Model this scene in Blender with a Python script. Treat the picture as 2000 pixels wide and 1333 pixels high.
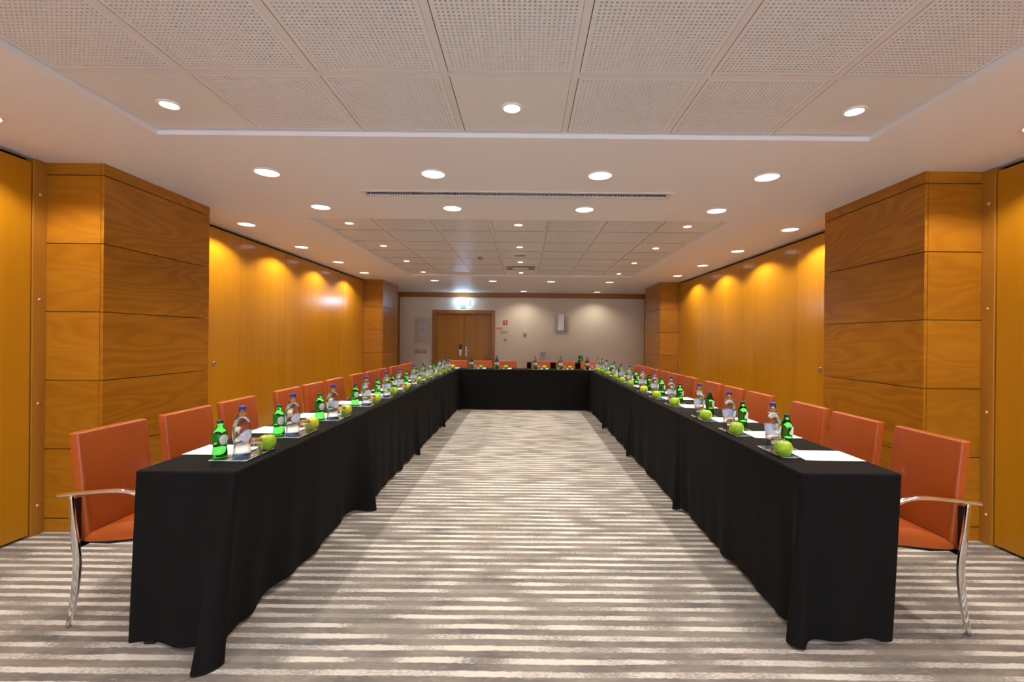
import bpy, bmesh, math, random
from mathutils import Vector, Matrix
R = math.radians
PI = math.pi
random.seed(7)
for o in list(bpy.data.objects):
    bpy.data.objects.remove(o, do_unlink=True)
S = bpy.context.scene
C = S.collection

# ------------------------------------------------------------------ camera
H = 1.375                      # eye height
cam = bpy.data.cameras.new('camera')
cam.sensor_width = 36.0
cam.lens = 900.0 / 2000.0 * 36.0
cam.shift_x = -25.0 / 2000.0
cam.shift_y = -4.5 / 2000.0
cam.clip_start = 0.05
camo = bpy.data.objects.new('camera', cam)
C.objects.link(camo)
camo.matrix_world = (Matrix.Translation((0, 0, H)) @ Matrix.Rotation(R(90), 4, 'X')
                     @ Matrix.Rotation(R(0.55), 4, 'Z'))
S.camera = camo

# ------------------------------------------------------------------ world, exposure
w = bpy.data.worlds.new('overcast_daylight')
S.world = w
w.use_nodes = True
bg = w.node_tree.nodes['Background']
bg.inputs[0].default_value = (0.62, 0.74, 1.0, 1)
bg.inputs[1].default_value = 6.0
S.view_settings.view_transform = 'Standard'
S.view_settings.look = 'None'
S.view_settings.gamma = 1.0
S.view_settings.exposure = 0.06
S.view_settings.use_curve_mapping = False

# room constants
XC = -0.08                     # centre line of the room
WX = 3.25                      # half width to the partition faces
PX = 2.85                      # half width to the pillar faces
YN, YF = -2.6, 12.05           # window wall behind the camera, end wall with the door
ZC = H + 1.19                  # soffit underside
ZT = ZC + 0.028                # tile underside
TW = 0.602                     # tile pitch
XL, XR = XC - WX, XC + WX
TZ = 0.775                     # table top
LAMP_COL = (1.0, 0.88, 0.735)

# daylight portal of the window behind the camera
pl = bpy.data.lights.new('window_portal', 'AREA')
pl.shape = 'RECTANGLE'; pl.size = 4.6; pl.size_y = 1.7
pl.cycles.is_portal = True
plo = bpy.data.objects.new('window_portal', pl)
C.objects.link(plo)
plo.location = (XC, YN - 0.1, 1.35)
plo.rotation_euler = (R(90), 0, 0)

# ------------------------------------------------------------------ node helpers
def new_mat(name):
    m = bpy.data.materials.new(name)
    m.use_nodes = True
    nt = m.node_tree
    return m, nt, nt.nodes['Principled BSDF']

def node(nt, typ, **kw):
    n = nt.nodes.new(typ)
    for k, v in kw.items():
        if k.startswith('i_'):
            key = k[2:]
            key = int(key) if key.isdigit() else key.replace('_', ' ')
            n.inputs[key].default_value = v
        else:
            setattr(n, k, v)
    return n

def math_n(nt, op, a, b=None, clamp=False):
    n = nt.nodes.new('ShaderNodeMath')
    n.operation = op
    n.use_clamp = clamp
    for i, v in enumerate((a, b)):
        if v is None:
            continue
        if isinstance(v, (int, float)):
            n.inputs[i].default_value = v
        else:
            nt.links.new(v, n.inputs[i])
    return n.outputs[0]

def ramp(nt, fac, stops):
    n = nt.nodes.new('ShaderNodeValToRGB')
    e = n.color_ramp.elements
    while len(e) < len(stops):
        e.new(0.5)
    for el, (p, c) in zip(e, stops):
        el.position = p
        el.color = (*c, 1) if len(c) == 3 else c
    nt.links.new(fac, n.inputs[0])
    return n.outputs[0]

def mixc(nt, fac, a, b, mode='MIX'):
    n = nt.nodes.new('ShaderNodeMix')
    n.data_type = 'RGBA'
    n.blend_type = mode
    for sock, v in ((n.inputs[0], fac), (n.inputs[6], a), (n.inputs[7], b)):
        if isinstance(v, (int, float)):
            sock.default_value = v
        elif isinstance(v, tuple):
            sock.default_value = (*v, 1)
        else:
            nt.links.new(v, sock)
    return n.outputs[2]

def simple(name, col, rough=0.5, metal=0.0, spec=0.5, **kw):
    m, nt, b = new_mat(name)
    b.inputs['Base Color'].default_value = (*col, 1)
    b.inputs['Roughness'].default_value = rough
    b.inputs['Metallic'].default_value = metal
    b.inputs['Specular IOR Level'].default_value = spec
    for k, v in kw.items():
        b.inputs[k.replace('_', ' ')].default_value = v
    return m

def add_bump(nt, b, h, strength=0.2, dist=0.002):
    n = node(nt, 'ShaderNodeBump')
    n.inputs['Strength'].default_value = strength
    n.inputs['Distance'].default_value = dist
    nt.links.new(h, n.inputs['Height'])
    nt.links.new(n.outputs[0], b.inputs['Normal'])

def wood(name, c1, c2, c3, axis, rough=0.33, fig=0.55, seedscale=37.0):
    """axis: the direction the grain runs along, 'x', 'y' or 'z' (object space)."""
    m, nt, b = new_mat(name)
    tc = node(nt, 'ShaderNodeTexCoord')
    oi = node(nt, 'ShaderNodeObjectInfo')
    sd = math_n(nt, 'MULTIPLY', oi.outputs['Random'], seedscale)
    mp = node(nt, 'ShaderNodeMapping')
    sc = {'x': (0.55, 2.6, 2.6), 'y': (2.6, 0.55, 2.6), 'z': (2.6, 2.6, 0.28)}[axis]
    mp.inputs['Scale'].default_value = sc
    nt.links.new(tc.outputs['Object'], mp.inputs[0])
    n1 = node(nt, 'ShaderNodeTexNoise', noise_dimensions='4D')
    n1.inputs['Scale'].default_value = 1.0
    n1.inputs['Detail'].default_value = 2.2
    nt.links.new(mp.outputs[0], n1.inputs['Vector'])
    nt.links.new(sd, n1.inputs['W'])
    rings = math_n(nt, 'SINE', math_n(nt, 'MULTIPLY', n1.outputs[0], 125.0))
    rings = math_n(nt, 'ADD', math_n(nt, 'MULTIPLY', rings, 0.5), 0.5)
    mp2 = node(nt, 'ShaderNodeMapping')
    sc2 = {'x': (3, 120, 120), 'y': (120, 3, 120), 'z': (120, 120, 3)}[axis]
    mp2.inputs['Scale'].default_value = sc2
    nt.links.new(tc.outputs['Object'], mp2.inputs[0])
    n2 = node(nt, 'ShaderNodeTexNoise', noise_dimensions='4D')
    n2.inputs['Scale'].default_value = 1.0
    n2.inputs['Detail'].default_value = 3.0
    nt.links.new(mp2.outputs[0], n2.inputs['Vector'])
    nt.links.new(sd, n2.inputs['W'])
    mp3 = node(nt, 'ShaderNodeMapping')
    sc3 = {'x': (0.8, 6, 6), 'y': (6, 0.8, 6), 'z': (9, 9, 0.25)}[axis]
    mp3.inputs['Scale'].default_value = sc3
    nt.links.new(tc.outputs['Object'], mp3.inputs[0])
    n3 = node(nt, 'ShaderNodeTexNoise', noise_dimensions='4D')
    n3.inputs['Scale'].default_value = 1.0
    n3.inputs['Detail'].default_value = 2.0
    nt.links.new(mp3.outputs[0], n3.inputs['Vector'])
    nt.links.new(sd, n3.inputs['W'])
    f = math_n(nt, 'ADD', math_n(nt, 'MULTIPLY', rings, fig * 0.45),
               math_n(nt, 'MULTIPLY', n2.outputs[0], 0.45))
    f = math_n(nt, 'ADD', f, math_n(nt, 'MULTIPLY', math_n(nt, 'SUBTRACT', n3.outputs[0], 0.5), 0.8), True)
    col = ramp(nt, f, [(0.05, c1), (0.42, c2), (0.85, c3)])
    tint = math_n(nt, 'ADD', math_n(nt, 'MULTIPLY', oi.outputs['Random'], 0.14), 0.93)
    mul = node(nt, 'ShaderNodeVectorMath', operation='SCALE')
    nt.links.new(col, mul.inputs[0])
    nt.links.new(tint, mul.inputs['Scale'])
    nt.links.new(mul.outputs[0], b.inputs['Base Color'])
    b.inputs['Roughness'].default_value = rough
    b.inputs['Specular IOR Level'].default_value = 0.36
    add_bump(nt, b, n2.outputs[0], 0.05, 0.001)
    return m

M = {}
wc = ((0.425, 0.172, 0.009), (0.37, 0.139, 0.006), (0.295, 0.103, 0.0045))
M['wood_h'] = wood('pillar_wood_x', *wc, 'x', fig=0.6)
M['wood_hy'] = wood('pillar_wood_y', *wc, 'y', fig=1.0)
pc = ((0.53, 0.236, 0.009), (0.475, 0.200, 0.006), (0.40, 0.160, 0.0045))
M['wood_v'] = wood('partition_wood', *pc, 'z', rough=0.19, fig=0.10)
M['wood_post'] = wood('post_wood', (0.42, 0.185, 0.022), (0.36, 0.150, 0.016), (0.29, 0.11, 0.011), 'z', fig=0.1)
M['wood_door'] = wood('door_wood', (0.56, 0.25, 0.018), (0.49, 0.205, 0.013), (0.41, 0.165, 0.01), 'z', rough=0.35, fig=0.1)
M['wood_frame'] = wood('frame_wood', (0.44, 0.17, 0.03), (0.38, 0.135, 0.022), (0.30, 0.10, 0.015), 'z', fig=0.1)
M['wood_trim'] = wood('trim_wood', (0.36, 0.16, 0.04), (0.30, 0.125, 0.03), (0.24, 0.09, 0.02), 'x', fig=0.1)
M['dark_gap'] = simple('dark_gap', (0.012, 0.008, 0.005), 0.9)

def plaster(name, col, rough=0.75, scale=350, bump=0.06):
    m, nt, b = new_mat(name)
    tc = node(nt, 'ShaderNodeTexCoord')
    n = node(nt, 'ShaderNodeTexNoise')
    n.inputs['Scale'].default_value = scale
    n.inputs['Detail'].default_value = 3
    nt.links.new(tc.outputs['Object'], n.inputs['Vector'])
    n2 = node(nt, 'ShaderNodeTexNoise')
    n2.inputs['Scale'].default_value = 1.3
    nt.links.new(tc.outputs['Object'], n2.inputs['Vector'])
    c = mixc(nt, math_n(nt, 'MULTIPLY', n2.outputs[0], 0.18), col, tuple(v * 0.86 for v in col))
    nt.links.new(c, b.inputs['Base Color'])
    b.inputs['Roughness'].default_value = rough
    b.inputs['Specular IOR Level'].default_value = 0.35
    add_bump(nt, b, n.outputs[0], bump, 0.001)
    return m

M['soffit'] = plaster('soffit_paint', (0.86, 0.835, 0.82), 0.55)
M['tile'] = plaster('tile_paint', (0.77, 0.75, 0.705), 0.36)
M['tile_void'] = simple('tile_void', (0.20, 0.185, 0.18), 0.9)
M['tile_edge'] = simple('tile_edge_shade', (0.26, 0.235, 0.21), 0.8)  # tile sides coloured dark to paint the shadow lines between tiles
M['grid'] = simple('grid_paint', (0.73, 0.70, 0.66), 0.45)
M['wallpaper'] = plaster('end_wall_paper', (0.80, 0.71, 0.575), 0.8, 160, 0.12)
M['white_wall'] = plaster('window_wall_paint', (0.62, 0.56, 0.48), 0.8)
M['track'] = simple('track_aluminium', (0.62, 0.60, 0.58), 0.45, 0.3)
M['white'] = simple('white_plastic', (0.78, 0.77, 0.74), 0.4)
M['cream'] = simple('cream_enamel', (0.62, 0.55, 0.40), 0.4)
M['grey'] = simple('grey_plastic', (0.26, 0.24, 0.22), 0.45)
M['slat_grey'] = simple('slat_grey', (0.15, 0.135, 0.12), 0.5)
M['speaker_mesh'] = simple('speaker_mesh', (0.36, 0.33, 0.29), 0.6)
M['black'] = simple('black_plastic', (0.012, 0.012, 0.014), 0.35)
M['chrome'] = simple('chrome', (0.82, 0.82, 0.84), 0.08, 1.0)
M['steel'] = simple('brushed_steel', (0.55, 0.53, 0.50), 0.3, 1.0)
M['brass'] = simple('stud_brass', (0.80, 0.62, 0.34), 0.3, 0.7)
M['paper'] = simple('paper', (0.88, 0.87, 0.86), 0.65, 0, 0.25)
M['paper_lilac'] = simple('notice_paper', (0.66, 0.60, 0.62), 0.6)
M['ink'] = simple('notice_ink', (0.35, 0.33, 0.36), 0.6)
M['red'] = simple('sign_red', (0.50, 0.022, 0.012), 0.4)
M['pink'] = simple('sign_pink', (0.75, 0.22, 0.24), 0.5)
M['sign_cream'] = simple('sign_cream', (0.80, 0.72, 0.52), 0.5)
M['sign_green'] = simple('sign_green', (0.005, 0.20, 0.19), 0.4)
M['dark_text'] = simple('sign_text', (0.06, 0.10, 0.09), 0.5)
M['chair_dark'] = simple('chair_black_steel', (0.012, 0.011, 0.012), 0.3, 0.4)
M['foot_black'] = simple('table_black_steel', (0.012, 0.012, 0.013), 0.4, 0.3)

def emit(name, col, strength):
    m, nt, b = new_mat(name)
    b.inputs['Base Color'].default_value = (0.8, 0.8, 0.8, 1)
    b.inputs['Emission Color'].default_value = (*col, 1)
    b.inputs['Emission Strength'].default_value = strength
    return m
M['lamp_on'] = emit('lamp_glass_lit', (1.0, 0.94, 0.88), 5.0)
M['lamp_spot'] = emit('small_lamp_lit', (1.0, 0.93, 0.85), 14.0)
M['lamp_off'] = simple('lamp_glass_unlit', (0.5, 0.48, 0.46), 0.3)
M['emergency'] = emit('emergency_diffuser', (0.46, 0.72, 1.0), 32.0)

# leather
def leather():
    m, nt, b = new_mat('orange_leather')
    tc = node(nt, 'ShaderNodeTexCoord')
    v = node(nt, 'ShaderNodeTexVoronoi')
    v.inputs['Scale'].default_value = 260
    nt.links.new(tc.outputs['Object'], v.inputs['Vector'])
    n = node(nt, 'ShaderNodeTexNoise')
    n.inputs['Scale'].default_value = 6
    n.inputs['Detail'].default_value = 4
    nt.links.new(tc.outputs['Object'], n.inputs['Vector'])
    c = mixc(nt, n.outputs[0], (0.345, 0.062, 0.006), (0.405, 0.082, 0.009))
    nt.links.new(c, b.inputs['Base Color'])
    b.inputs['Roughness'].default_value = 0.42
    add_bump(nt, b, v.outputs['Distance'], 0.12, 0.001)
    return m
M['leather'] = leather()
M['seam'] = simple('leather_seam', (0.30, 0.05, 0.012), 0.6)

def cloth_mat():
    m, nt, b = new_mat('black_tablecloth')
    tc = node(nt, 'ShaderNodeTexCoord')
    n = node(nt, 'ShaderNodeTexNoise')
    n.inputs['Scale'].default_value = 500
    nt.links.new(tc.outputs['Object'], n.inputs['Vector'])
    c = mixc(nt, n.outputs[0], (0.0036, 0.0034, 0.0035), (0.0068, 0.0064, 0.0064))
    nt.links.new(c, b.inputs['Base Color'])
    b.inputs['Roughness'].default_value = 0.85
    b.inputs['Specular IOR Level'].default_value = 0.14
    b.inputs['Sheen Weight'].default_value = 0.0
    b.inputs['Sheen Roughness'].default_value = 0.35
    add_bump(nt, b, n.outputs[0], 0.15, 0.001)
    return m
M['cloth'] = cloth_mat()

def carpet():
    m, nt, b = new_mat('striped_carpet')
    tc = node(nt, 'ShaderNodeTexCoord')
    sep = node(nt, 'ShaderNodeSeparateXYZ')
    nt.links.new(tc.outputs['Object'], sep.inputs[0])
    x, y = sep.outputs[0], sep.outputs[1]

    def noise2(sx, sy, detail=2.0, off=None):
        cb = node(nt, 'ShaderNodeCombineXYZ')
        xx = math_n(nt, 'MULTIPLY', x, sx)
        if off is not None:
            xx = math_n(nt, 'ADD', xx, off)
        nt.links.new(xx, cb.inputs[0])
        nt.links.new(math_n(nt, 'MULTIPLY', y, sy), cb.inputs[1])
        n = node(nt, 'ShaderNodeTexNoise')
        n.inputs['Scale'].default_value = 1.0
        n.inputs['Detail'].default_value = detail
        nt.links.new(cb.outputs[0], n.inputs['Vector'])
        return n.outputs[0]
    P = 0.077
    warp = math_n(nt, 'MULTIPLY', math_n(nt, 'SUBTRACT', noise2(1.6, 4.0, 2), 0.5), 0.022)
    fine = math_n(nt, 'MULTIPLY', math_n(nt, 'SUBTRACT', noise2(30, 60, 3), 0.5), 0.014)
    yy = math_n(nt, 'DIVIDE', math_n(nt, 'ADD', math_n(nt, 'ADD', y, warp), fine), P)
    row = math_n(nt, 'FLOOR', yy)
    t = math_n(nt, 'ABSOLUTE', math_n(nt, 'SUBTRACT', math_n(nt, 'FRACT', yy), 0.5))
    wn = node(nt, 'ShaderNodeTexWhiteNoise', noise_dimensions='1D')
    nt.links.new(row, wn.inputs['W'])
    rnd = wn.outputs['Value']
    off = math_n(nt, 'MULTIPLY', rnd, 180.0)

    def rownoise(sx, k, detail=2.0):
        cb = node(nt, 'ShaderNodeCombineXYZ')
        nt.links.new(math_n(nt, 'ADD', math_n(nt, 'MULTIPLY', x, sx), math_n(nt, 'MULTIPLY', off, k)), cb.inputs[0])
        n = node(nt, 'ShaderNodeTexNoise')
        n.inputs['Scale'].default_value = 1.0
        n.inputs['Detail'].default_value = detail
        nt.links.new(cb.outputs[0], n.inputs['Vector'])
        return n.outputs[0]
    wd = math_n(nt, 'ADD', 0.075, math_n(nt, 'MULTIPLY', rownoise(2.2, 1.0), 0.27))
    edge = math_n(nt, 'DIVIDE', math_n(nt, 'SUBTRACT', wd, t), 0.07, False)
    edge = math_n(nt, 'ADD', edge, 0.5, True)
    rag = math_n(nt, 'SUBTRACT', noise2(55, 130, 5), 0.5)
    dash = math_n(nt, 'ADD', rownoise(2.1, 1.7, 1.0), math_n(nt, 'MULTIPLY', rag, 0.34))
    big = math_n(nt, 'MULTIPLY', math_n(nt, 'SUBTRACT', noise2(0.5, 0.9, 2), 0.5), 0.16)
    dash = math_n(nt, 'ADD', dash, big)
    dash = math_n(nt, 'DIVIDE', math_n(nt, 'SUBTRACT', dash, 0.41), 0.14, True)
    dash = math_n(nt, 'ADD', 0.16, math_n(nt, 'MULTIPLY', dash, 0.84))
    mask = math_n(nt, 'MULTIPLY', edge, dash)
    blotch = noise2(3.0, 9.0, 4)
    dark = ramp(nt, blotch, [(0.30, (0.135, 0.130, 0.130)), (0.5, (0.208, 0.192, 0.176)), (0.72, (0.270, 0.247, 0.224))])
    smear = math_n(nt, 'MULTIPLY', math_n(nt, 'SUBTRACT', noise2(18, 70, 5), 0.52), 3.0, True)
    dark = mixc(nt, math_n(nt, 'MULTIPLY', smear, 0.55), dark, (0.42, 0.37, 0.32))
    col = mixc(nt, mask, dark, (0.62, 0.598, 0.555))
    nf = node(nt, 'ShaderNodeTexNoise')
    nf.inputs['Scale'].default_value = 420
    nf.inputs['Detail'].default_value = 2
    nt.links.new(tc.outputs['Object'], nf.inputs['Vector'])
    g = math_n(nt, 'ADD', 0.72, math_n(nt, 'MULTIPLY', nf.outputs[0], 0.56))
    sc = node(nt, 'ShaderNodeVectorMath', operation='SCALE')
    nt.links.new(col, sc.inputs[0])
    nt.links.new(g, sc.inputs['Scale'])
    nt.links.new(sc.outputs[0], b.inputs['Base Color'])
    b.inputs['Roughness'].default_value = 0.95
    b.inputs['Specular IOR Level'].default_value = 0.1
    add_bump(nt, b, nf.outputs[0], 0.5, 0.004)
    return m
M['carpet'] = carpet()

def glass(name, col, ior=1.33, rough=0.0):
    m, nt, b = new_mat(name)
    b.inputs['Base Color'].default_value = (*col, 1)
    b.inputs['Transmission Weight'].default_value = 1.0
    b.inputs['Roughness'].default_value = rough
    b.inputs['IOR'].default_value = ior
    return m
def clear_bottle(name, col, tr, fac):
    m, nt, b = new_mat(name)
    b.inputs['Base Color'].default_value = (*col, 1)
    b.inputs['Transmission Weight'].default_value = 1.0
    b.inputs['Roughness'].default_value = 0.0
    b.inputs['IOR'].default_value = 1.3
    t = node(nt, 'ShaderNodeBsdfTransparent')
    t.inputs[0].default_value = (*tr, 1)
    mx = node(nt, 'ShaderNodeMixShader')
    mx.inputs[0].default_value = fac
    nt.links.new(b.outputs[0], mx.inputs[1])
    nt.links.new(t.outputs[0], mx.inputs[2])
    nt.links.new(mx.outputs[0], nt.nodes['Material Output'].inputs[0])
    return m
M['clear_glass'] = clear_bottle('water_bottle_glass', (0.92, 0.96, 1.0), (0.86, 0.92, 1.0), 0.40)
M['blue_base'] = clear_bottle('blue_base_glass', (0.35, 0.56, 1.0), (0.45, 0.65, 1.0), 0.3)
M['green_glass'] = glass('green_bottle_glass', (0.10, 0.72, 0.12), 1.34)
M['tumbler'] = glass('tumbler_glass', (0.98, 0.98, 0.98), 1.45)
M['pane'] = glass('window_pane', (0.97, 0.98, 1.0), 1.0)
M['blue_cap'] = simple('blue_cap', (0.015, 0.018, 0.30), 0.35)
M['green_cap'] = simple('green_cap', (0.004, 0.045, 0.022), 0.3)
def film(name, col, alpha):
    m, nt, b = new_mat(name)
    b.inputs['Base Color'].default_value = (*col, 1)
    b.inputs['Roughness'].default_value = 0.5
    b.inputs['Alpha'].default_value = alpha
    return m
M['label_white'] = film('bottle_label', (0.72, 0.79, 0.88), 0.82)
M['label_pale'] = simple('label_pale_print', (0.45, 0.58, 0.72), 0.5)
M['label_green'] = simple('green_bottle_label', (0.62, 0.72, 0.60), 0.5)
M['label_blue'] = simple('label_print', (0.12, 0.42, 0.74), 0.5)
M['card_white'] = simple('card_border', (0.74, 0.76, 0.78), 0.35)
M['sconce_glass'] = simple('sconce_frosted_glass', (0.80, 0.90, 1.0), 0.12)  # bluish window reflection put into the tube's base colour
M['sconce_plate'] = glass('sconce_clear_plate', (0.93, 0.97, 0.94), 1.08)
M['stem'] = simple('apple_stem', (0.06, 0.035, 0.01), 0.7)

def apple_mat():
    m, nt, b = new_mat('green_apple_skin')
    tc = node(nt, 'ShaderNodeTexCoord')
    oi = node(nt, 'ShaderNodeObjectInfo')
    n = node(nt, 'ShaderNodeTexNoise', noise_dimensions='4D')
    n.inputs['Scale'].default_value = 14
    n.inputs['Detail'].default_value = 2
    nt.links.new(tc.outputs['Object'], n.inputs['Vector'])
    nt.links.new(math_n(nt, 'MULTIPLY', oi.outputs['Random'], 30), n.inputs['W'])
    f = math_n(nt, 'ADD', n.outputs[0], math_n(nt, 'MULTIPLY', math_n(nt, 'SUBTRACT', oi.outputs['Random'], 0.5), 0.35))
    c = ramp(nt, f, [(0.30, (0.20, 0.44, 0.012)), (0.54, (0.36, 0.56, 0.020)), (0.84, (0.72, 0.58, 0.05))])
    n2 = node(nt, 'ShaderNodeTexVoronoi')
    n2.inputs['Scale'].default_value = 160
    nt.links.new(tc.outputs['Object'], n2.inputs['Vector'])
    sp = math_n(nt, 'LESS_THAN', n2.outputs['Distance'], 0.14)
    c = mixc(nt, math_n(nt, 'MULTIPLY', sp, 0.35), c, (0.62, 0.68, 0.30))
    nt.links.new(c, b.inputs['Base Color'])
    b.inputs['Roughness'].default_value = 0.32
    return m
M['apple'] = apple_mat()

def print_mat():
    m, nt, b = new_mat('card_photo_print')
    tc = node(nt, 'ShaderNodeTexCoord')
    n = node(nt, 'ShaderNodeTexNoise')
    n.inputs['Scale'].default_value = 22
    n.inputs['Detail'].default_value = 4
    nt.links.new(tc.outputs['Object'], n.inputs['Vector'])
    c = ramp(nt, n.outputs[0], [(0.36, (0.012, 0.06, 0.09)), (0.50, (0.06, 0.16, 0.22)), (0.60, (0.20, 0.26, 0.30)), (0.72, (0.55, 0.60, 0.62))])
    nt.links.new(c, b.inputs['Base Color'])
    b.inputs['Roughness'].default_value = 0.25
    return m
M['print'] = print_mat()

# ------------------------------------------------------------------ mesh helpers
class MB:
    def __init__(self):
        self.v = []; self.f = []; self.m = []; self.s = []

    def add(self, vs, fs, mi=0, smooth=False):
        o = len(self.v)
        self.v += [tuple(p) for p in vs]
        for f in fs:
            self.f.append(tuple(i + o for i in f))
            self.m.append(mi)
            self.s.append(smooth)

    def box(self, x0, x1, y0, y1, z0, z1, bev=0.0, mi=0):
        if bev <= 0:
            vs = [(x, y, z) for z in (z0, z1) for y in (y0, y1) for x in (x0, x1)]
            self.add(vs, [(0, 2, 3, 1), (4, 5, 7, 6), (0, 1, 5, 4), (1, 3, 7, 5), (3, 2, 6, 7), (2, 0, 4, 6)], mi)
            return self
        bm = bmesh.new()
        bmesh.ops.create_cube(bm, size=1)
        for v in bm.verts:
            v.co = Vector(((x0 + x1) / 2 + v.co.x * (x1 - x0), (y0 + y1) / 2 + v.co.y * (y1 - y0), (z0 + z1) / 2 + v.co.z * (z1 - z0)))
        bmesh.ops.bevel(bm, geom=bm.edges[:], offset=bev, segments=2, profile=0.6, affect='EDGES')
        self.bm(bm, mi)
        return self

    def bm(self, bm, mi=0, smooth=False):
        bm.verts.index_update()
        self.add([v.co for v in bm.verts], [[v.index for v in f.verts] for f in bm.faces], mi, smooth)
        bm.free()

    def lathe(self, prof, seg=32, mi=0, cx=0, cy=0, cap0=True, cap1=True, mis=None):
        vs = []
        for r, z in prof:
            for k in range(seg):
                a = 2 * PI * k / seg
                vs.append((cx + r * math.cos(a), cy + r * math.sin(a), z))
        n = len(prof)
        for i in range(n - 1):
            fs = []
            for k in range(seg):
                k2 = (k + 1) % seg
                fs.append((i * seg + k, i * seg + k2, (i + 1) * seg + k2, (i + 1) * seg + k))
            if i == 0:
                self.add(vs, [], 0)
                base = len(self.v) - len(vs)
            mm = mis[i] if mis else mi
            for f in fs:
                self.f.append(tuple(q + base for q in f)); self.m.append(mm); self.s.append(True)
        if cap0:
            self.f.append(tuple(base + k for k in reversed(range(seg)))); self.m.append(mis[0] if mis else mi); self.s.append(False)
        if cap1:
            self.f.append(tuple(base + (n - 1) * seg + k for k in range(seg))); self.m.append(mis[-1] if mis else mi); self.s.append(False)
        return self

    def sweep(self, pts, sec, side=(0, 1, 0), smooth=True, mi=0):
        """pts: polyline (x,y,z) in a plane with normal `side`; sec(i): list of (a, b) = along side, along in-plane normal."""
        side = Vector(side)
        n = len(pts)
        rings = []
        for i, p in enumerate(pts):
            a = Vector(pts[max(i - 1, 0)]); c = Vector(pts[min(i + 1, n - 1)])
            t = (c - a).normalized()
            nn = t.cross(side).normalized()
            rings.append([Vector(p) + side * u + nn * q for u, q in sec(i / (n - 1))])
        k = len(rings[0])
        vs = [q for r in rings for q in r]
        fs = []
        for i in range(n - 1):
            for j in range(k):
                j2 = (j + 1) % k
                fs.append((i * k + j, i * k + j2, (i + 1) * k + j2, (i + 1) * k + j))
        self.add(vs, fs, mi, smooth)
        o = len(self.v) - len(vs)
        self.f += [tuple(o + j for j in reversed(range(k))), tuple(o + (n - 1) * k + j for j in range(k))]
        self.m += [mi, mi]; self.s += [False, False]
        return self

    def prism(self, poly, axis, a, b, mi=0):
        """poly: 2D outline; axis 'y' -> poly in (x,z), 'z' -> (x,y), 'x' -> (y,z)."""
        def P(p, t):
            return {'y': (p[0], t, p[1]), 'z': (p[0], p[1], t), 'x': (t, p[0], p[1])}[axis]
        n = len(poly)
        vs = [P(p, a) for p in poly] + [P(p, b) for p in poly]
        fs = [tuple(range(n)), tuple(range(2 * n - 1, n - 1, -1))]
        fs += [((i + 1) % n, i, n + i, n + (i + 1) % n) for i in range(n)]
        self.add(vs, fs, mi)
        return self

    def mesh(self, name, mats):
        me = bpy.data.meshes.new(name)
        me.from_pydata(self.v, [], self.f)
        for mt in (mats if isinstance(mats, (list, tuple)) else [mats]):
            me.materials.append(M[mt])
        me.polygons.foreach_set('material_index', self.m)
        me.polygons.foreach_set('use_smooth', self.s)
        me.update()
        bm = bmesh.new(); bm.from_mesh(me)
        bmesh.ops.recalc_face_normals(bm, faces=bm.faces[:])
        bm.to_mesh(me); bm.free()
        return me

    def build(self, name, mats, parent=None, loc=(0, 0, 0), rz=0.0):
        return link(name, self.mesh(name, mats), parent, loc, rz)

def link(name, me, parent=None, loc=(0, 0, 0), rz=0.0):
    o = bpy.data.objects.new(name, me)
    C.objects.link(o)
    o.location = loc
    o.rotation_euler = (0, 0, rz)
    if parent:
        o.parent = parent
    return o

def tag(o, label=None, cat=None, group=None, kind=None):
    if label: o['label'] = label
    if cat: o['category'] = cat
    if group: o['group'] = group
    if kind: o['kind'] = kind
    return o

def thing(name, label, cat, loc=(0, 0, 0), rz=0.0, group=None, kind=None):
    return tag(link(name, None, None, loc, rz), label, cat, group, kind)

def clone(o, loc, rz=None, label=None, group=None):
    r = o.copy(); C.objects.link(r)
    r.location = loc
    if rz is not None: r.rotation_euler = (0, 0, rz)
    if label: r['label'] = label
    if group: r['group'] = group
    for ch in list(o.children):
        c = ch.copy(); C.objects.link(c); c.parent = r
        for g in list(ch.children):
            d = g.copy(); C.objects.link(d); d.parent = c
    return r

ORD = ['first', 'second', 'third', 'fourth', 'fifth', 'sixth', 'seventh', 'eighth', 'ninth', 'tenth', 'eleventh', 'twelfth']

# ------------------------------------------------------------------ floor, shell
tag(MB().box(XL - 0.3, XR + 0.3, YN - 0.2, YF + 0.2, -0.05, 0.0).build('floor', 'carpet'),
    'grey and cream striped carpet across the whole room', 'floor', kind='structure')

# coffers: (y0, y1, rows)
CX0 = XC - 3.5 * TW
CX1 = XC + 3.5 * TW
COF = [(-1.48, 2.73, 7), (4.62, 8.80, 7)]
mb = MB()
ZU = ZC + 0.20
ys = [YN - 0.2, COF[0][0], COF[0][1], COF[1][0], COF[1][1], YF + 0.2]
for a, b in ((ys[0], ys[1]), (ys[2], ys[3]), (ys[4], ys[5])):
    if a > 0 and a < 3:
        mb.box(XL - 0.3, XR + 0.3, a, 3.745, ZC, ZU)
        mb.box(XL - 0.3, XR + 0.3, 3.855, b, ZC, ZU)
        mb.box(XL - 0.3, -1.32, 3.745, 3.855, ZC, ZU)
        mb.box(1.16, XR + 0.3, 3.745, 3.855, ZC, ZU)
        mb.box(-1.32, 1.16, 3.745, 3.855, ZC + 0.07, ZU)
    else:
        mb.box(XL - 0.3, XR + 0.3, a, b, ZC, ZU)
for a, b in ((ys[1], ys[2]), (ys[3], ys[4])):
    mb.box(XL - 0.3, CX0, a, b, ZC, ZU)
    mb.box(CX1, XR + 0.3, a, b, ZC, ZU)
    mb.box(CX0, CX1, a, b, ZT + 0.05, ZU)
ceiling = tag(mb.build('ceiling', 'soffit'), 'plastered soffit ceiling with two recessed tiled bays', 'ceiling', kind='structure')

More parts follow.
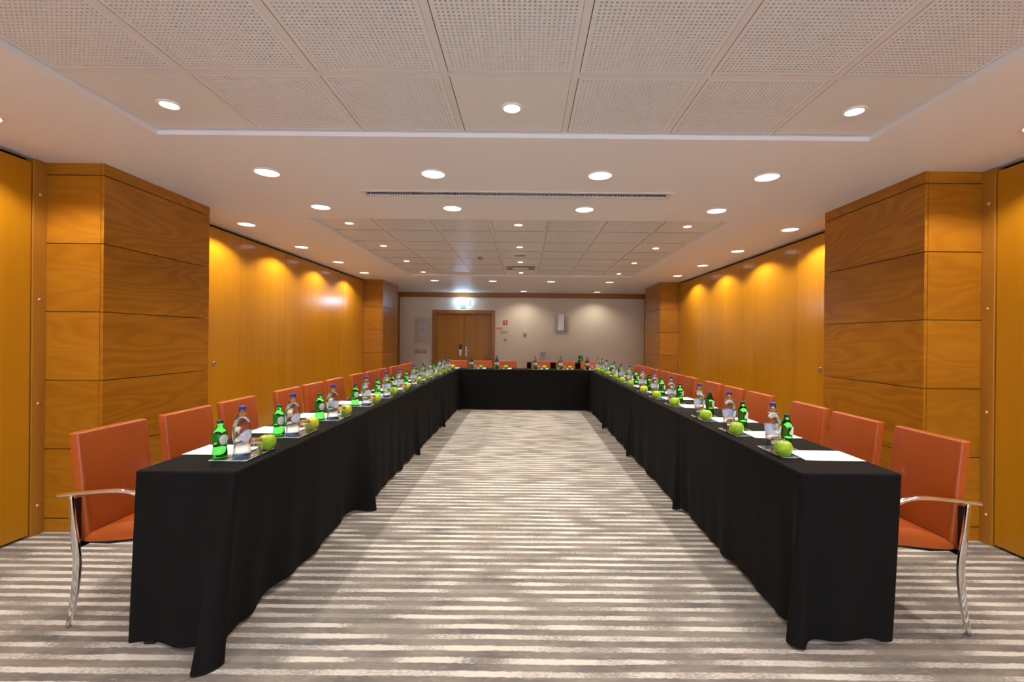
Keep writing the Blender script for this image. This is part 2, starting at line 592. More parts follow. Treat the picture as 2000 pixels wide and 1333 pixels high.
def perforated():
    m = MB()
    w, n = TW - 0.038, 28
    mar = 0.015
    p = (w - 2 * mar) / n
    hole = 0.0090
    xs = [-w / 2]
    for i in range(n):
        c = -w / 2 + mar + (i + 0.5) * p
        xs += [c - hole / 2, c + hole / 2]
    xs.append(w / 2)
    k = len(xs)
    vs = [(x, y, 0) for y in xs for x in xs]
    fs, wf = [], []
    top = [(x, y, 0.013) for y in xs for x in xs]
    N = k * k
    for j in range(k - 1):
        for i in range(k - 1):
            q = (j * k + i, j * k + i + 1, (j + 1) * k + i + 1, (j + 1) * k + i)
            if i % 2 == 1 and j % 2 == 1:
                for a in range(4):
                    b = (a + 1) % 4
                    wf.append((q[a], q[b], q[b] + N, q[a] + N))
            else:
                fs.append(q)
    m.add(vs + top, fs + wf, 0)
    q = w / 2
    m.add([(-q, -q, 0), (q, -q, 0), (q, q, 0), (-q, q, 0), (-q, -q, 0.013), (q, -q, 0.013), (q, q, 0.013), (-q, q, 0.013)], [(0, 1, 5, 4), (1, 2, 6, 5), (2, 3, 7, 6), (3, 0, 4, 7)], 2)
    m.add([(-w / 2, -w / 2, 0.013), (w / 2, -w / 2, 0.013), (w / 2, w / 2, 0.013), (-w / 2, w / 2, 0.013)], [(0, 1, 2, 3)], 1)
    me = bpy.data.meshes.new('perforated_tile')
    me.from_pydata(m.v, [], m.f)
    me.materials.append(M['tile']); me.materials.append(M['tile_void']); me.materials.append(M['tile_edge'])
    me.polygons.foreach_set('material_index', m.m)
    me.update()
    return me
PERF = perforated()
PLAIN = MB().box(-TW / 2 + 0.019, TW / 2 - 0.019, -TW / 2 + 0.019, TW / 2 - 0.019, 0, 0.012)
for _i in range(2, 6): PLAIN.m[_i] = 1
PLAIN = PLAIN.mesh('plain_tile', ['tile', 'tile_edge'])
LX = MB().box(-TW / 2 + 0.0168, TW / 2 - 0.0168, -0.0165, 0.0165, -0.001, 0.01).mesh('cross_bar', 'grid')
LXF = MB().box(-TW / 2 + 0.0168, TW / 2 - 0.0168, -0.0165, 0.0165, 0.0035, 0.012).mesh('cross_bar_far', 'grid')
for ci, (y0, y1, nr) in enumerate(COF):
    ph = (y1 - y0) / nr
    sy = ph / TW
    for c in range(7):
        for r in range(nr):
            x = CX0 + (c + 0.5) * TW
            y = y0 + (r + 0.5) * ph
            lamp = (r % 2 == 0) and c in (0, 3, 6)
            diff = ci == 1 and c == 3 and r == 5
            plain = lamp or diff
            o = link('ceiling_tile', PLAIN if plain else PERF, ceiling, (x + 0.0012, y - 0.0015, ZT))
            o.scale = (1, sy, 1)
    L = MB().box(-0.0165, 0.0165, y0, y1, -0.001 if ci == 0 else 0.0035, 0.01 if ci == 0 else 0.012).mesh('main_bar', 'grid')
    for c in range(1, 7):
        link('grid_bar', L, ceiling, (CX0 + c * TW, 0, ZT))
    for r in range(1, nr):
        for c in range(7):
            link('grid_bar', LX if ci == 0 else LXF, ceiling, (CX0 + (c + 0.5) * TW, y0 + r * ph, ZT))
    MB().box(CX0 + 0.001, CX1 - 0.001, y0 + 0.001, y1 - 0.001, ZT + 0.014, ZT + 0.02).build('bay_gap_shade', 'dark_gap', ceiling)  # dark sheet above the tiles, paints the gaps as shaded
    # shadow-gap angle around the bay
    for nm, bx in (('edge_angle', (CX0, CX0 + 0.018, y0, y1)), ('edge_angle', (CX1 - 0.018, CX1, y0, y1)),
                   ('edge_angle', (CX0 + 0.018, CX1 - 0.018, y0, y0 + 0.012)), ('edge_angle', (CX0 + 0.018, CX1 - 0.018, y1 - 0.012, y1))):
        MB().box(*bx, ZT - 0.003, ZT + 0.012).build(nm, 'grid', ceiling)

# end wall with the door opening (door at DX0..DX1)
DX0, DX1, DZ = -2.33, -0.87, 2.02
mb = MB()
mb.box(XL - 0.3, DX0, YF, YF + 0.2, 0, ZC)
mb.box(DX1, XR + 0.3, YF, YF + 0.2, 0, ZC)
mb.box(DX0, DX1, YF, YF + 0.2, DZ, ZC)
mb.box(DX0, DX1, YF + 0.135, YF + 0.2, 0, DZ)  # unseen backing added behind the door leaves to block outside light
tag(mb.build('wall_far', 'wallpaper'), 'beige papered end wall around the double door', 'wall', kind='structure')
# wall behind the camera with the window
WXa, WXb, WZa, WZb = XC - 2.3, XC + 2.3, 0.5, 2.2
mb = MB()
mb.box(XL - 0.3, WXa, YN - 0.2, YN, 0, ZC)
mb.box(WXb, XR + 0.3, YN - 0.2, YN, 0, ZC)
mb.box(WXa, WXb, YN - 0.2, YN, 0, WZa)
mb.box(WXa, WXb, YN - 0.2, YN, WZb, ZC)
tag(mb.build('wall_near', 'white_wall'), 'pale wall with a wide daylight window', 'wall', kind='structure')
win = thing('window_1', 'wide window of four panes facing the open end of the tables', 'window', (XC, YN - 0.1, WZa), kind='structure')
for k in range(5):
    x = -2.3 + k * 1.15
    MB().box(max(x - 0.03, -2.3), min(x + 0.03, 2.3), -0.03, 0.03, 0, 1.7).build('mullion', 'white', win)
for z in (0.0, 1.66):
    MB().box(-2.3, 2.3, -0.03, 0.03, z, z + 0.04).build('rail', 'white', win)
for k in range(4):
    MB().box(-2.27 + k * 1.15, -1.18 + k * 1.15, -0.004, 0.004, 0.04, 1.66).build('pane', 'pane', win)

# side walls: dark backing + partition panels, posts, tracks
PIL = [(3.20, 4.27), (9.49, 10.62)]
for sgn, nm in ((-1, 'wall_left'), (1, 'wall_right')):
    xw = XC + sgn * WX
    side = 'door-side' if sgn < 0 else 'far-side'
    wall = MB().box(min(xw + sgn * 0.06, xw + sgn * 0.30), max(xw + sgn * 0.06, xw + sgn * 0.30), YN, YF, 0, ZC).build(nm, 'dark_gap')
    tag(wall, 'partition wall of tall amber wood panels on the side ' + ('of the door' if sgn < 0 else 'away from the door'), 'wall', kind='structure')
    for (a, b, n, jx) in ((YN, 3.105, 6, 0), (4.36, 9.44, 5, 0), (10.66, YF, 1, 0)):
        wd = (b - a) / n
        for k in range(n):
            dx = random.uniform(0, 0.003)
            x0, x1 = sorted((xw + sgn * dx, xw + sgn * 0.055))
            MB().box(x0, x1, a + k * wd + 0.002, a + (k + 1) * wd - 0.002, 0.018, ZC - 0.032, 0.002).build('partition_panel', 'wood_v', wall)
        # aluminium track on the ceiling
        x0, x1 = sorted((xw - sgn * 0.03, xw + sgn * 0.004))
        MB().box(x0, x1, a, b, ZC - 0.010, ZC).build('ceiling_track', 'track', wall)
    for (ya, yb) in ((3.112, 3.1995), (4.28, 4.35), (9.43, 9.48)):
        x0, x1 = sorted((xw - sgn * 0.004, xw + sgn * 0.055))
        if ya > 9: x0, x1 = sorted((xw - sgn * 0.005, xw + sgn * 0.055))
        po = MB().box(x0, x1, ya, yb, 0, ZC - 0.004, 0.003).build('jamb_post', 'wood_post', wall)
        if ya < 4:
            for z in (0.20, 0.90, 1.61, 2.33):
                MB().lathe([(0.011, -0.006), (0.011, 0.002), (0.007, 0.005), (0.001, 0.006)], 12).build('stud', 'brass', po, (0, 0, 0)).matrix_local = \
                    Matrix.Translation(((x0 if sgn > 0 else x1), (ya + yb) / 2, z)) @ Matrix.Rotation(-sgn * PI / 2, 4, 'Y')
    # round lock on the first far panel
    lk = MB().lathe([(0.024, -0.004), (0.024, 0.006), (0.016, 0.010), (0.010, 0.006), (0.002, 0.005)], 20).build('panel_lock', 'steel', wall)
    lk.matrix_local = Matrix.Translation((xw - sgn * 0.001, 4.94, H - 0.297)) @ Matrix.Rotation(-sgn * PI / 2, 4, 'Y')

# pillars with proud panels
ROWS = [0.0, 0.095, 0.578, 1.055, 1.532, 2.006, 2.482, ZC]
for sgn in (-1, 1):
    for pi_, (ya, yb) in enumerate(PIL):
        xi = XC + sgn * PX
        xo = XC + sgn * (WX + 0.06)
        x0, x1 = sorted((xi + sgn * 0.02, xo))
        pil = MB().box(x0, x1, ya + 0.02, yb - 0.02, 0, ZC).build('pillar', 'wood_post')
        tag(pil, 'amber wood panelled pillar ' + ('beside the open end of the tables' if pi_ == 0 else 'near the end wall')
            + (' on the door side' if sgn < 0 else ' on the side away from the door'), 'pillar', kind='structure')
        for r in range(len(ROWS) - 1):
            za, zb = ROWS[r] + (0.0035 if r else 0), ROWS[r + 1] - (0.0035 if r < len(ROWS) - 2 else 0)
            a, b = sorted((xi, xi + sgn * 0.022))
            MB().box(a, b, ya, yb, za, zb, 0.002).build('panel', 'wood_hy', pil)
            a, b = sorted((xi + sgn * 0.003, XC + sgn * (WX - 0.0)))
            MB().box(a + (0.022 if sgn > 0 else 0), b - (0 if sgn > 0 else 0.022), ya, ya + 0.022, za, zb, 0.002).build('panel', 'wood_h', pil)
            MB().box(a + (0.022 if sgn > 0 else 0), b - (0 if sgn > 0 else 0.022), yb - 0.022, yb, za, zb, 0.002).build('panel', 'wood_h', pil)

# end wall trims
tag(MB().box(XL, XR, YF - 0.03, YF, ZC - 0.125, ZC - 0.002, 0.004).build('trim_1', 'wood_trim'), 'brown wood cornice strip along the top of the end wall', 'trim', kind='structure')
tag(MB().box(XL + 0.002, XL + 0.06, YF - 0.028, YF, 0, ZC - 0.127, 0.003).build('trim_2', 'wood_post'), 'upright wood strip in the end wall corner on the door side', 'trim', kind='structure')
tag(MB().box(XR - 0.05, XR - 0.002, YF - 0.028, YF, 0, ZC - 0.127, 0.003).build('trim_3', 'wood_post'), 'upright wood strip in the end wall corner away from the door', 'trim', kind='structure')
tag(MB().box(DX1 + 0.09, XR - 0.055, YF - 0.014, YF, 0, 0.09, 0.003).build('baseboard_far', 'wood_post'), 'low wood skirting along the end wall', 'baseboard', kind='structure')

# door
door = thing('door_1', 'amber wood double door in a brown frame under the emergency light', 'door', ((DX0 + DX1) / 2, YF, 0), kind='structure')
hw = (DX1 - DX0) / 2
for s in (-1, 1):
    a, b = sorted((s * hw, s * (hw + 0.09)))
    MB().box(a, b, -0.025, 0.0, 0, DZ + 0.09, 0.004).build('door_frame', 'wood_frame', door)
    a, b = sorted((s * (hw - 0.02), s * hw))
    MB().box(a, b, 0.0, 0.10, 0, DZ).build('door_jamb', 'wood_frame', door)
MB().box(-hw, hw, -0.025, 0.0, DZ, DZ + 0.09, 0.004).build('door_frame', 'wood_frame', door)
MB().box(-hw + 0.02, hw - 0.02, 0.0, 0.10, DZ - 0.02, DZ).build('door_jamb', 'wood_frame', door)
for s in (-1, 1):
    a, b = sorted((s * 0.003, s * (hw - 0.022)))
    lf = MB().box(a, b, 0.07, 0.11, 0.008, DZ - 0.024, 0.003).build('door_leaf', 'wood_door', door)
    MB().box(a, b, 0.105, 0.13, 0.008, DZ - 0.024).build('door_back', 'dark_gap', lf)
    if s < 0:
        MB().box(-0.12, -0.055, 0.045, 0.07, 1.08, 1.21, 0.005).build('card_reader', 'black', lf)
        MB().box(-0.12, -0.055, 0.048, 0.07, 0.90, 1.078, 0.008).build('lock_plate', 'chrome', lf)
        MB().sweep([(-0.088, 0.048, 1.045), (-0.088, 0.02, 1.045), (-0.10, 0.008, 1.045), (-0.13, 0.004, 1.045), (-0.20, 0.004, 1.043)],
                   lambda t: [(0.009 * math.cos(q * PI / 4), 0.009 * math.sin(q * PI / 4)) for q in range(8)], (0, 0, 1)).build('handle', 'chrome', lf)
    else:
        MB().box(0.04, 0.085, 0.055, 0.07, 0.90, 1.15, 0.005).build('lock_plate', 'steel', lf)
        MB().sweep([(0.062, 0.055, 1.045), (0.062, 0.02, 1.045), (0.075, 0.01, 1.045), (0.11, 0.006, 1.045), (0.17, 0.006, 1.043)],
                   lambda t: [(0.008 * math.cos(q * PI / 4), 0.008 * math.sin(q * PI / 4)) for q in range(8)], (0, 0, 1)).build('handle', 'chrome', lf)

# ------------------------------------------------------------------ lamps
def ring_profile(r0, r1):
    return [(r0, 0.004), (r0, -0.003), (r0 + 0.004, -0.008), (r1 - 0.003, -0.005), (r1, -0.002), (r1, 0.004)]
def make_lamp(r, on_mat):
    def ringmesh():
        m = MB()
        m.lathe(ring_profile(r, r + 0.017), 32, cap0=False, cap1=False)
        return m.mesh('lamp_ring', 'soffit')
    m = MB().lathe([(r, 0.0005), (r * 0.97, -0.0008), (r * 0.6, -0.0015), (0.002, -0.002)], 32, cap0=True, cap1=True)
    return ringmesh(), m.mesh('lamp_glass', on_mat)
BIG = make_lamp(0.080, 'lamp_on')
BIGOFF = (BIG[0], make_lamp(0.080, 'lamp_off')[1])
SMALL = make_lamp(0.041, 'lamp_spot')
LD = {}
def spot(kind):
    if kind not in LD:
        e, half, bl, rad = {'big': (60, 62, 0.8, 0.04), 'side': (56, 71, 0.34, 0.020), 'small': (76, 54, 0.9, 0.02), 'wall': (36, 68, 0.75, 0.03), 'small_dim': (34, 54, 0.9, 0.02)}[kind]
        l = bpy.data.lights.new('downlight_' + kind, 'SPOT')
        l.energy = e; l.spot_size = R(2 * half); l.spot_blend = bl; l.shadow_soft_size = rad
        l.color = LAMP_COL
        LD[kind] = l
    return LD[kind]
def lamp(name, label, group, x, y, z, kind, on=True):
    t = thing(name, label, 'ceiling light', (x, y, z), 0, group)
    g = {'big': BIG, 'side': BIG, 'wall': BIG, 'small': SMALL, 'small_dim': SMALL}[kind]
    if not on: g = BIGOFF
    link('trim_ring', g[0], t)
    link('lamp_glass', g[1], t)
    if on:
        l = bpy.data.objects.new('downlight_beam', spot(kind))
        C.objects.link(l); l.parent = t
        l.location = (0, 0, -0.008)
    return t
colx = [XC - 1.80, XC - 0.595, XC + 0.615, XC + 1.825]
for y, where in ((3.34, 'on the open-end side of the air slot'), (4.22, 'between air slot and far tiled bay'), (9.55, 'between far tiled bay and end wall')):
    for k, x in enumerate(colx):
        lamp('downlight', f'{ORD[k]} round downlight from door side, row {where}', 'large downlights in the soffit', x, y, ZC, 'big')
for k, x in enumerate((-1.90, -0.04, 1.80)):
    lamp('downlight', ('unlit round downlight in front of the double door' if k == 0 else
                       ('middle' if k == 1 else 'last') + ' round downlight of the row washing the end wall'), 'large downlights in the soffit', x, 11.55, ZC, 'wall', k > 0)
for s in (-1, 1):
    sd = 'door-side' if s < 0 else 'opposite'
    for k, y in enumerate((4.90, 6.11, 7.31, 8.50)):
        lamp('downlight', f'{ORD[k]} round downlight past the open-end pillar along the {sd} partition', 'wall washers along the partitions', XC + s * 2.89, y, ZC, 'side')
    for k, y in enumerate((2.50, 1.30, 0.10, -1.10)):
        lamp('downlight', f'{ORD[k]} round downlight between open-end pillar and window along the {sd} partition', 'wall washers along the partitions', XC + s * 2.89, y, ZC, 'side')
for ci, (y0, y1, nr) in enumerate(COF):
    ph = (y1 - y0) / nr
    bay = 'open-end tiled bay' if ci == 0 else 'far tiled bay'
    for c, cn in ((0, 'door-side'), (3, 'middle'), (6, 'opposite-side')):
        for q, r in enumerate((0, 2, 4, 6)):
            lamp('spot_downlight', f'{ORD[q]} small spot lamp from the window, {cn} column, {bay}', 'small spot lamps in the tiled bays',
                 CX0 + (c + 0.5) * TW, y0 + (r + 0.5) * ph, ZT, 'small_dim' if ci == 0 else 'small')
for k, x in enumerate(colx):
    lamp('downlight', f'{ORD[k]} round downlight from the door side, soffit row by the window', 'large downlights in the soffit', x, -2.05, ZC, 'big')

# emergency light over the door
em = thing('emergency_light', 'glowing white-blue emergency light box over the double door', 'emergency light', (-1.62, YF, 2.31))
MB().box(-0.18, 0.18, -0.05, 0.0, -0.06, 0.06, 0.008).build('housing', 'white', em)
MB().box(-0.175, 0.175, -0.095, -0.05, -0.057, 0.057, 0.012).build('diffuser', 'emergency', em)

sg = thing('exit_sign', 'small green running man exit sign above the door', 'sign', (-1.60, YF, 2.185))
MB().box(-0.095, 0.095, -0.006, 0, -0.042, 0.042).build('plate', 'white', sg)
MB().box(-0.088, -0.032, -0.009, -0.006, -0.036, 0.036).build('green_field', 'sign_green', sg)
MB().box(-0.026, 0.040, -0.009, -0.006, -0.036, 0.036).build('green_field', 'sign_green', sg)
MB().box(0.055, 0.062, -0.009, -0.006, -0.036, 0.036).build('green_edge', 'sign_green', sg)
mb = MB()
mb.prism([(-0.055, 0.018), (-0.047, 0.018), (-0.047, 0.026), (-0.055, 0.026)], 'y', -0.0105, -0.009)
mb.prism([(-0.066, 0.012), (-0.044, 0.016), (-0.050, -0.002), (-0.040, -0.014), (-0.038, -0.030), (-0.045, -0.030), (-0.048, -0.016), (-0.058, -0.008), (-0.066, -0.026), (-0.080, -0.028), (-0.080, -0.021), (-0.071, -0.019), (-0.062, 0.0), (-0.072, 0.004)], 'y', -0.0105, -0.009)
mb.build('running_man', 'white', sg)
MB().prism([(0.002, 0.026), (0.012, 0.026), (0.012, -0.004), (0.024, -0.004), (0.007, -0.028), (-0.010, -0.004), (0.002, -0.004)], 'y', -0.0105, -0.009).build('arrow', 'white', sg)

# electrical cabinet left of the door
pn = thing('wall_cabinet', 'cream metal access panel with a notice beside the door', 'cabinet', (-2.66, YF, 1.575))
MB().box(-0.22, 0.20, -0.012, 0, -0.335, 0.33, 0.003).build('frame', 'cream', pn)
MB().box(-0.205, 0.185, -0.022, -0.0125, -0.32, 0.315, 0.004).build('panel_door', 'cream', pn)
for z in (-0.235, 0.235):
    o = MB().lathe([(0.012, 0), (0.012, 0.004), (0.004, 0.006)], 12).build('cam_lock', 'black', pn)
    o.matrix_local = Matrix.Translation((-0.165, -0.022, z)) @ Matrix.Rotation(PI / 2, 4, 'X')
nt_ = thing('notice', 'printed notice sheet taped on the cream access panel', 'notice', (-2.67, YF - 0.0225, 1.565))
MB().box(-0.095, 0.09, -0.0015, 0, -0.15, 0.15).build('sheet', 'paper_lilac', nt_)
for k, (z, wdt) in enumerate(((0.10, 0.02), (0.06, 0.12), (0.04, 0.12), (0.022, 0.11), (0.0, 0.10), (-0.02, 0.11))):
    MB().box(-0.06, -0.06 + wdt, -0.002, -0.0015, z, z + 0.006).build('text_line', 'ink', nt_)
for (xa, xb, lab, n) in ((-2.875, -2.705, 'wide grey switch plate below the cream access panel', 3), (-2.672, -2.582, 'narrow grey socket plate between switch plate and door', 1)):
    t = thing('switch_plate', lab, 'switch', ((xa + xb) / 2, YF, 1.015))
    w2 = (xb - xa) / 2
    MB().box(-w2, w2, -0.010, 0, -0.045, 0.045, 0.003).build('plate', 'grey', t)
    for k in range(n):
        x = -w2 + (k + 0.5) * 2 * w2 / n
        MB().box(x - 0.022, x + 0.022, -0.014, -0.0102, -0.03, 0.03, 0.002).build('rocker', 'steel', t)
t = thing('fire_sign', 'square red fire equipment sign right of the door', 'sign', (-0.515, YF, 1.79))
MB().box(-0.058, 0.058, -0.006, 0, -0.062, 0.058).build('plate', 'red', t)
MB().prism([(-0.032, 0.030), (0.022, 0.034), (0.022, -0.046), (-0.004, -0.046), (-0.004, 0.012), (-0.032, 0.016)], 'y', -0.008, -0.006).build('pictogram', 'sign_cream', t)
t = thing('label_strip', 'small pink label strip beside the door frame', 'label', (-0.685, YF, 1.635))
MB().box(-0.082, 0.082, -0.004, 0, -0.028, 0.028).build('plate', 'pink', t)
MB().box(-0.062, -0.02, -0.005, -0.004, -0.006, 0.012).build('printed_mark', 'paper_lilac', t)
t = thing('instruction_sign', 'white instruction sign with red edge under the fire sign', 'sign', (-0.525, YF, 1.535))
MB().box(-0.125, 0.125, -0.005, 0, -0.052, 0.048).build('plate', 'sign_cream', t)
MB().box(-0.115, 0.11, -0.0065, -0.005, 0.032, 0.042).build('red_bar', 'red', t)
mb = MB()
mb.lathe([(0.034, -0.0), (0.034, 0.0015), (0.024, 0.0015), (0.024, 0.0)], 18, cap0=False, cap1=False)
o = mb.build('red_ring', 'red', t)
o.matrix_local = Matrix.Translation((-0.092, -0.005, -0.012)) @ Matrix.Rotation(PI / 2, 4, 'X')
for k, wdt in enumerate((0.02, 0.022, 0.018, 0.024)):
    MB().box(-0.055 + k * 0.029, -0.055 + k * 0.029 + wdt, -0.0065, -0.005, -0.022, 0.004).build('text_block', 'dark_text', t)
t = thing('key_switch', 'small silver key switch on the end wall under the signs', 'switch', (-0.515, YF, 1.345))
o = MB().lathe([(0.038, 0), (0.038, 0.006), (0.030, 0.012), (0.012, 0.014), (0.012, 0.022), (0.004, 0.024)], 20).build('knob', 'steel', t)
o.matrix_local = Matrix.Rotation(PI / 2, 4, 'X')
t = thing('thermostat', 'cream wall thermostat with grey base on the end wall', 'thermostat', (0.0, YF, 1.53))
MB().box(-0.042, 0.042, -0.025, 0, -0.01, 0.095, 0.006).build('body', 'sign_cream', t)
MB().box(-0.040, 0.040, -0.022, 0, -0.085, -0.045, 0.004).build('base_plate', 'grey', t)
MB().prism([(-0.036, -0.014), (0.036, -0.014), (0, -0.034)], 'y', -0.02, 0).build('pointer', 'grey', t)
# sconce
t = thing('wall_sconce', 'unlit glass wall sconce, bluish window reflection tinted into its frosted half tube', 'wall lamp', (0.96, YF, 1.78))
MB().box(-0.20, 0.19, -0.022, -0.012, -0.24, 0.20, 0.002).build('glass_plate', 'sconce_plate', t)
MB().box(-0.06, 0.02, -0.0118, 0, -0.10, 0.10).build('wall_bracket', 'steel', t)
poly = [(-0.11 + 0.085 - 0.085 * math.cos(a * PI / 14), -0.03 - 0.085 * math.sin(a * PI / 14)) for a in range(15)]
poly2 = [(-0.11 + 0.085 - 0.079 * math.cos(a * PI / 14), -0.03 - 0.079 * math.sin(a * PI / 14)) for a in range(14, -1, -1)]
MB().prism(poly + poly2, 'z', -0.18, 0.235).build('frosted_shade', 'sconce_glass', t)
MB().box(-0.03, -0.02, -0.031, -0.0222, -0.15, 0.2).build('tube_holder', 'steel', t)

# air slot and diffuser, detector, speaker
slot = thing('air_slot', 'long narrow air grille slot in the soffit between downlight rows', 'air vent', (-0.08, 3.80, ZC))
hwid = 1.275
mb = MB()
for a in ((-hwid, hwid, -0.082, -0.055), (-hwid, hwid, 0.055, 0.082), (-hwid, -hwid + 0.035, -0.055, 0.055), (hwid - 0.035, hwid, -0.055, 0.055)):
    mb.box(*a, -0.008, 0)
mb.build('frame', 'grid', slot)
MB().box(-hwid + 0.035, hwid - 0.035, -0.055, 0.055, 0.055, 0.065).build('dark_throat', 'dark_gap', slot)
mb = MB()
nb = 111
for k in range(nb):
    x = -hwid + 0.045 + k * (2 * hwid - 0.09) / (nb - 1)
    mb.box(x - 0.0036, x + 0.0036, -0.055, 0.055, 0.006, 0.028)
tag(mb.build('blades', 'slat_grey', slot), kind='stuff')

df = thing('air_diffuser', 'square slatted air diffuser in the far tiled bay', 'air vent', (CX0 + 3.5 * TW, COF[1][0] + 5.5 * (COF[1][1] - COF[1][0]) / 7, ZT))
mb = MB()
for a in ((-0.28, 0.28, -0.28, -0.25), (-0.28, 0.28, 0.25, 0.28), (-0.28, -0.25, -0.25, 0.25), (0.25, 0.28, -0.25, 0.25)):
    mb.box(*a, -0.012, 0)
mb.build('frame', 'grid', df)
MB().box(-0.25, 0.25, -0.25, 0.25, -0.0025, -0.001).build('dark_throat', 'dark_gap', df)
for k in range(17):
    x = -0.24 + k * 0.03
    L = 0.25 - max(0, 0.20 - abs(x)) * 0.8
    MB().box(x - 0.006, x + 0.006, -0.25 if abs(x) > 0.0 else -0.25, 0.25, -0.012, -0.0025).build('slat', 'grid', df)
MB().lathe([(0.14, -0.020), (0.15, -0.014), (0.14, -0.0122)], 24).build('centre_plate', 'grid', df)

ph = (COF[1][1] - COF[1][0]) / 7
sd = thing('smoke_detector', 'white ceiling smoke detector with dark sensor cap', 'smoke detector', (CX0 + 2.52 * TW, COF[1][0] + 3.7 * ph, ZT))
MB().lathe([(0.055, -0.014), (0.058, -0.008), (0.058, 0)], 24).build('base', 'white', sd)
MB().lathe([(0.012, -0.055), (0.032, -0.05), (0.036, -0.03), (0.045, -0.018), (0.045, -0.0142)], 24).build('sensor_cap', 'grey', sd)
sp = thing('ceiling_speaker', 'round flush loudspeaker grille in the far tiled bay', 'speaker', (CX0 + 3.5 * TW, COF[1][0] + 3.5 * ph, ZT))
MB().lathe([(0.085, -0.010), (0.105, -0.010), (0.112, -0.004), (0.112, 0)], 32, cap0=False, cap1=False).build('rim', 'white', sp)
MB().lathe([(0.0845, -0.009), (0.0845, 0)], 32).build('mesh_grille', 'speaker_mesh', sp)

# ------------------------------------------------------------------ tables and cloths
def hemnoise(seed):
    rr = random.Random(seed)
    ph = [(rr.uniform(0.20, 0.55), rr.uniform(0, 6.28), rr.uniform(0.4, 1.0)) for _ in range(4)]
    tot = sum(p[2] for p in ph)
    return lambda s: sum(a * math.sin(2 * PI * s / l + f) for l, f, a in ph) / tot

def cloth(x0, x1, y0, y1, flares, amp, hem, seed, lean=None, hems=None, rip_k=1.0):
    """flares: corners (x0,y0),(x1,y0),(x1,y1),(x0,y1): (fx, fy, radius, reach, hem_z); amp: side wave amplitudes
    in the order y0, x1, y1, x0; hems: hem height of each side (a short overhang where chairs are pushed in)."""
    r = 0.012
    hems = hems or [hem] * 4
    corners = [(x0, y0), (x1, y0), (x1, y1), (x0, y1)]
    sides = [((0, -1), x1 - x0), ((1, 0), y1 - y0), ((0, 1), x1 - x0), ((-1, 0), y1 - y0)]
    samples = []
    s = 0.0
    NA = 12
    for k in range(4):
        (ax, ay), (bx, by) = corners[k], corners[(k + 1) % 4]
        L = sides[k][1]
        n = max(10, int(L / 0.014))
        dx, dy = (bx - ax) / L, (by - ay) / L
        nx, ny = sides[k][0]
        for i in range(n):
            t = r + (L - 2 * r) * i / (n - 1)
            samples.append((ax + dx * t, ay + dy * t, nx, ny, s + t, k, t - r, L - r - t))
        nx2, ny2 = sides[(k + 1) % 4][0]
        cxx, cyy = bx - dx * r - nx * r, by - dy * r - ny * r
        for i in range(1, NA):
            q = i / NA
            a = q * PI / 2
            qx, qy = nx * math.cos(a) + nx2 * math.sin(a), ny * math.cos(a) + ny2 * math.sin(a)
            samples.append((cxx + qx * r, cyy + qy * r, qx, qy, s + L, k + q, 0, 0))
        s += L
    wv = hemnoise(seed); wv2 = hemnoise(seed + 50)
    levels = [0, 0.01, 0.03, 0.07] + [0.12 + 0.88 * i / 18 for i in range(19)]
    n = len(samples)
    zt = TZ
    rings = [[(px - nx * 0.006, py - ny * 0.006, zt) for (px, py, nx, ny, *_r) in samples]]
    for t in levels:
        ring = []
        for (px, py, nx, ny, ss, k, da, db) in samples:
            kk = int(k)
            q = k - kk
            k2 = (kk + 1) % 4
            if q > 0:
                hz0 = min(hems[kk], hems[k2]) if hems[kk] < 0.3 or hems[k2] < 0.3 else hems[kk]
                if hems[kk] != hems[k2]:
                    # free edge: the long side wins up to mid corner
                    hz0 = hems[kk] if q < 0.5 else hems[k2]
                off = 0.0
                cs = [(k2, 0.0)]
            else:
                hz0 = hems[kk]
                off = amp[kk] * (0.35 + wv(ss)) * t ** 1.25 * min(1, min(da, db) / 0.1)
                cs = [(kk, da), (k2, db)]
            hz = hz0 + (0.012 * wv2(ss * 0.7) if hz0 < 0.3 else 0.006 * wv2(ss))
            tl = (zt - hz) / (zt - hem)          # how much of the full drop this strip has
            ox, oy = nx * off * tl, ny * off * tl
            if lean and q == 0 and lean[kk]:
                m_ = min(da, db)
                lv = lean[kk] * math.exp(-(m_ / 0.9) ** 2) * min(1, m_ / 0.14)
                ox -= nx * lv * t; oy -= ny * lv * t
            for ci, d in cs:
                fx, fy, rc, reach, hz_c = flares[ci]
                e = math.exp(-(d / reach) ** 2)
                g = e * t ** 1.1 * min(1.0, tl)
                ox += fx * g + nx * rc * g
                oy += fy * g + ny * rc * g
                rip = (1.0 if hz0 < 0.3 else 0.0) * rip_k * 0.55 * rc * math.sin(min(d / reach, 3.0) * 2.1) * math.exp(-(d / (reach * 1.9)) ** 2) * t ** 1.2
                ox -= nx * rip; oy -= ny * rip
                if hz0 < 0.3:
                    hz = hz * (1 - e) + hz_c * e
            z = (zt - 0.006) - t * (zt - 0.006 - max(hz, 0.004))
            ring.append((px + ox, py + oy, z))
        rings.append(ring)
    m = MB()
    vs = [p for rg in rings for p in rg]
    fs = []
    for i in range(len(rings) - 1):
        for j in range(n):
            j2 = (j + 1) % n
            fs.append((i * n + j, i * n + j2, (i + 1) * n + j2, (i + 1) * n + j))
    m.add(vs, fs, 0, True)
    m.f.append(tuple(range(n))); m.m.append(0); m.s.append(False)
    return m

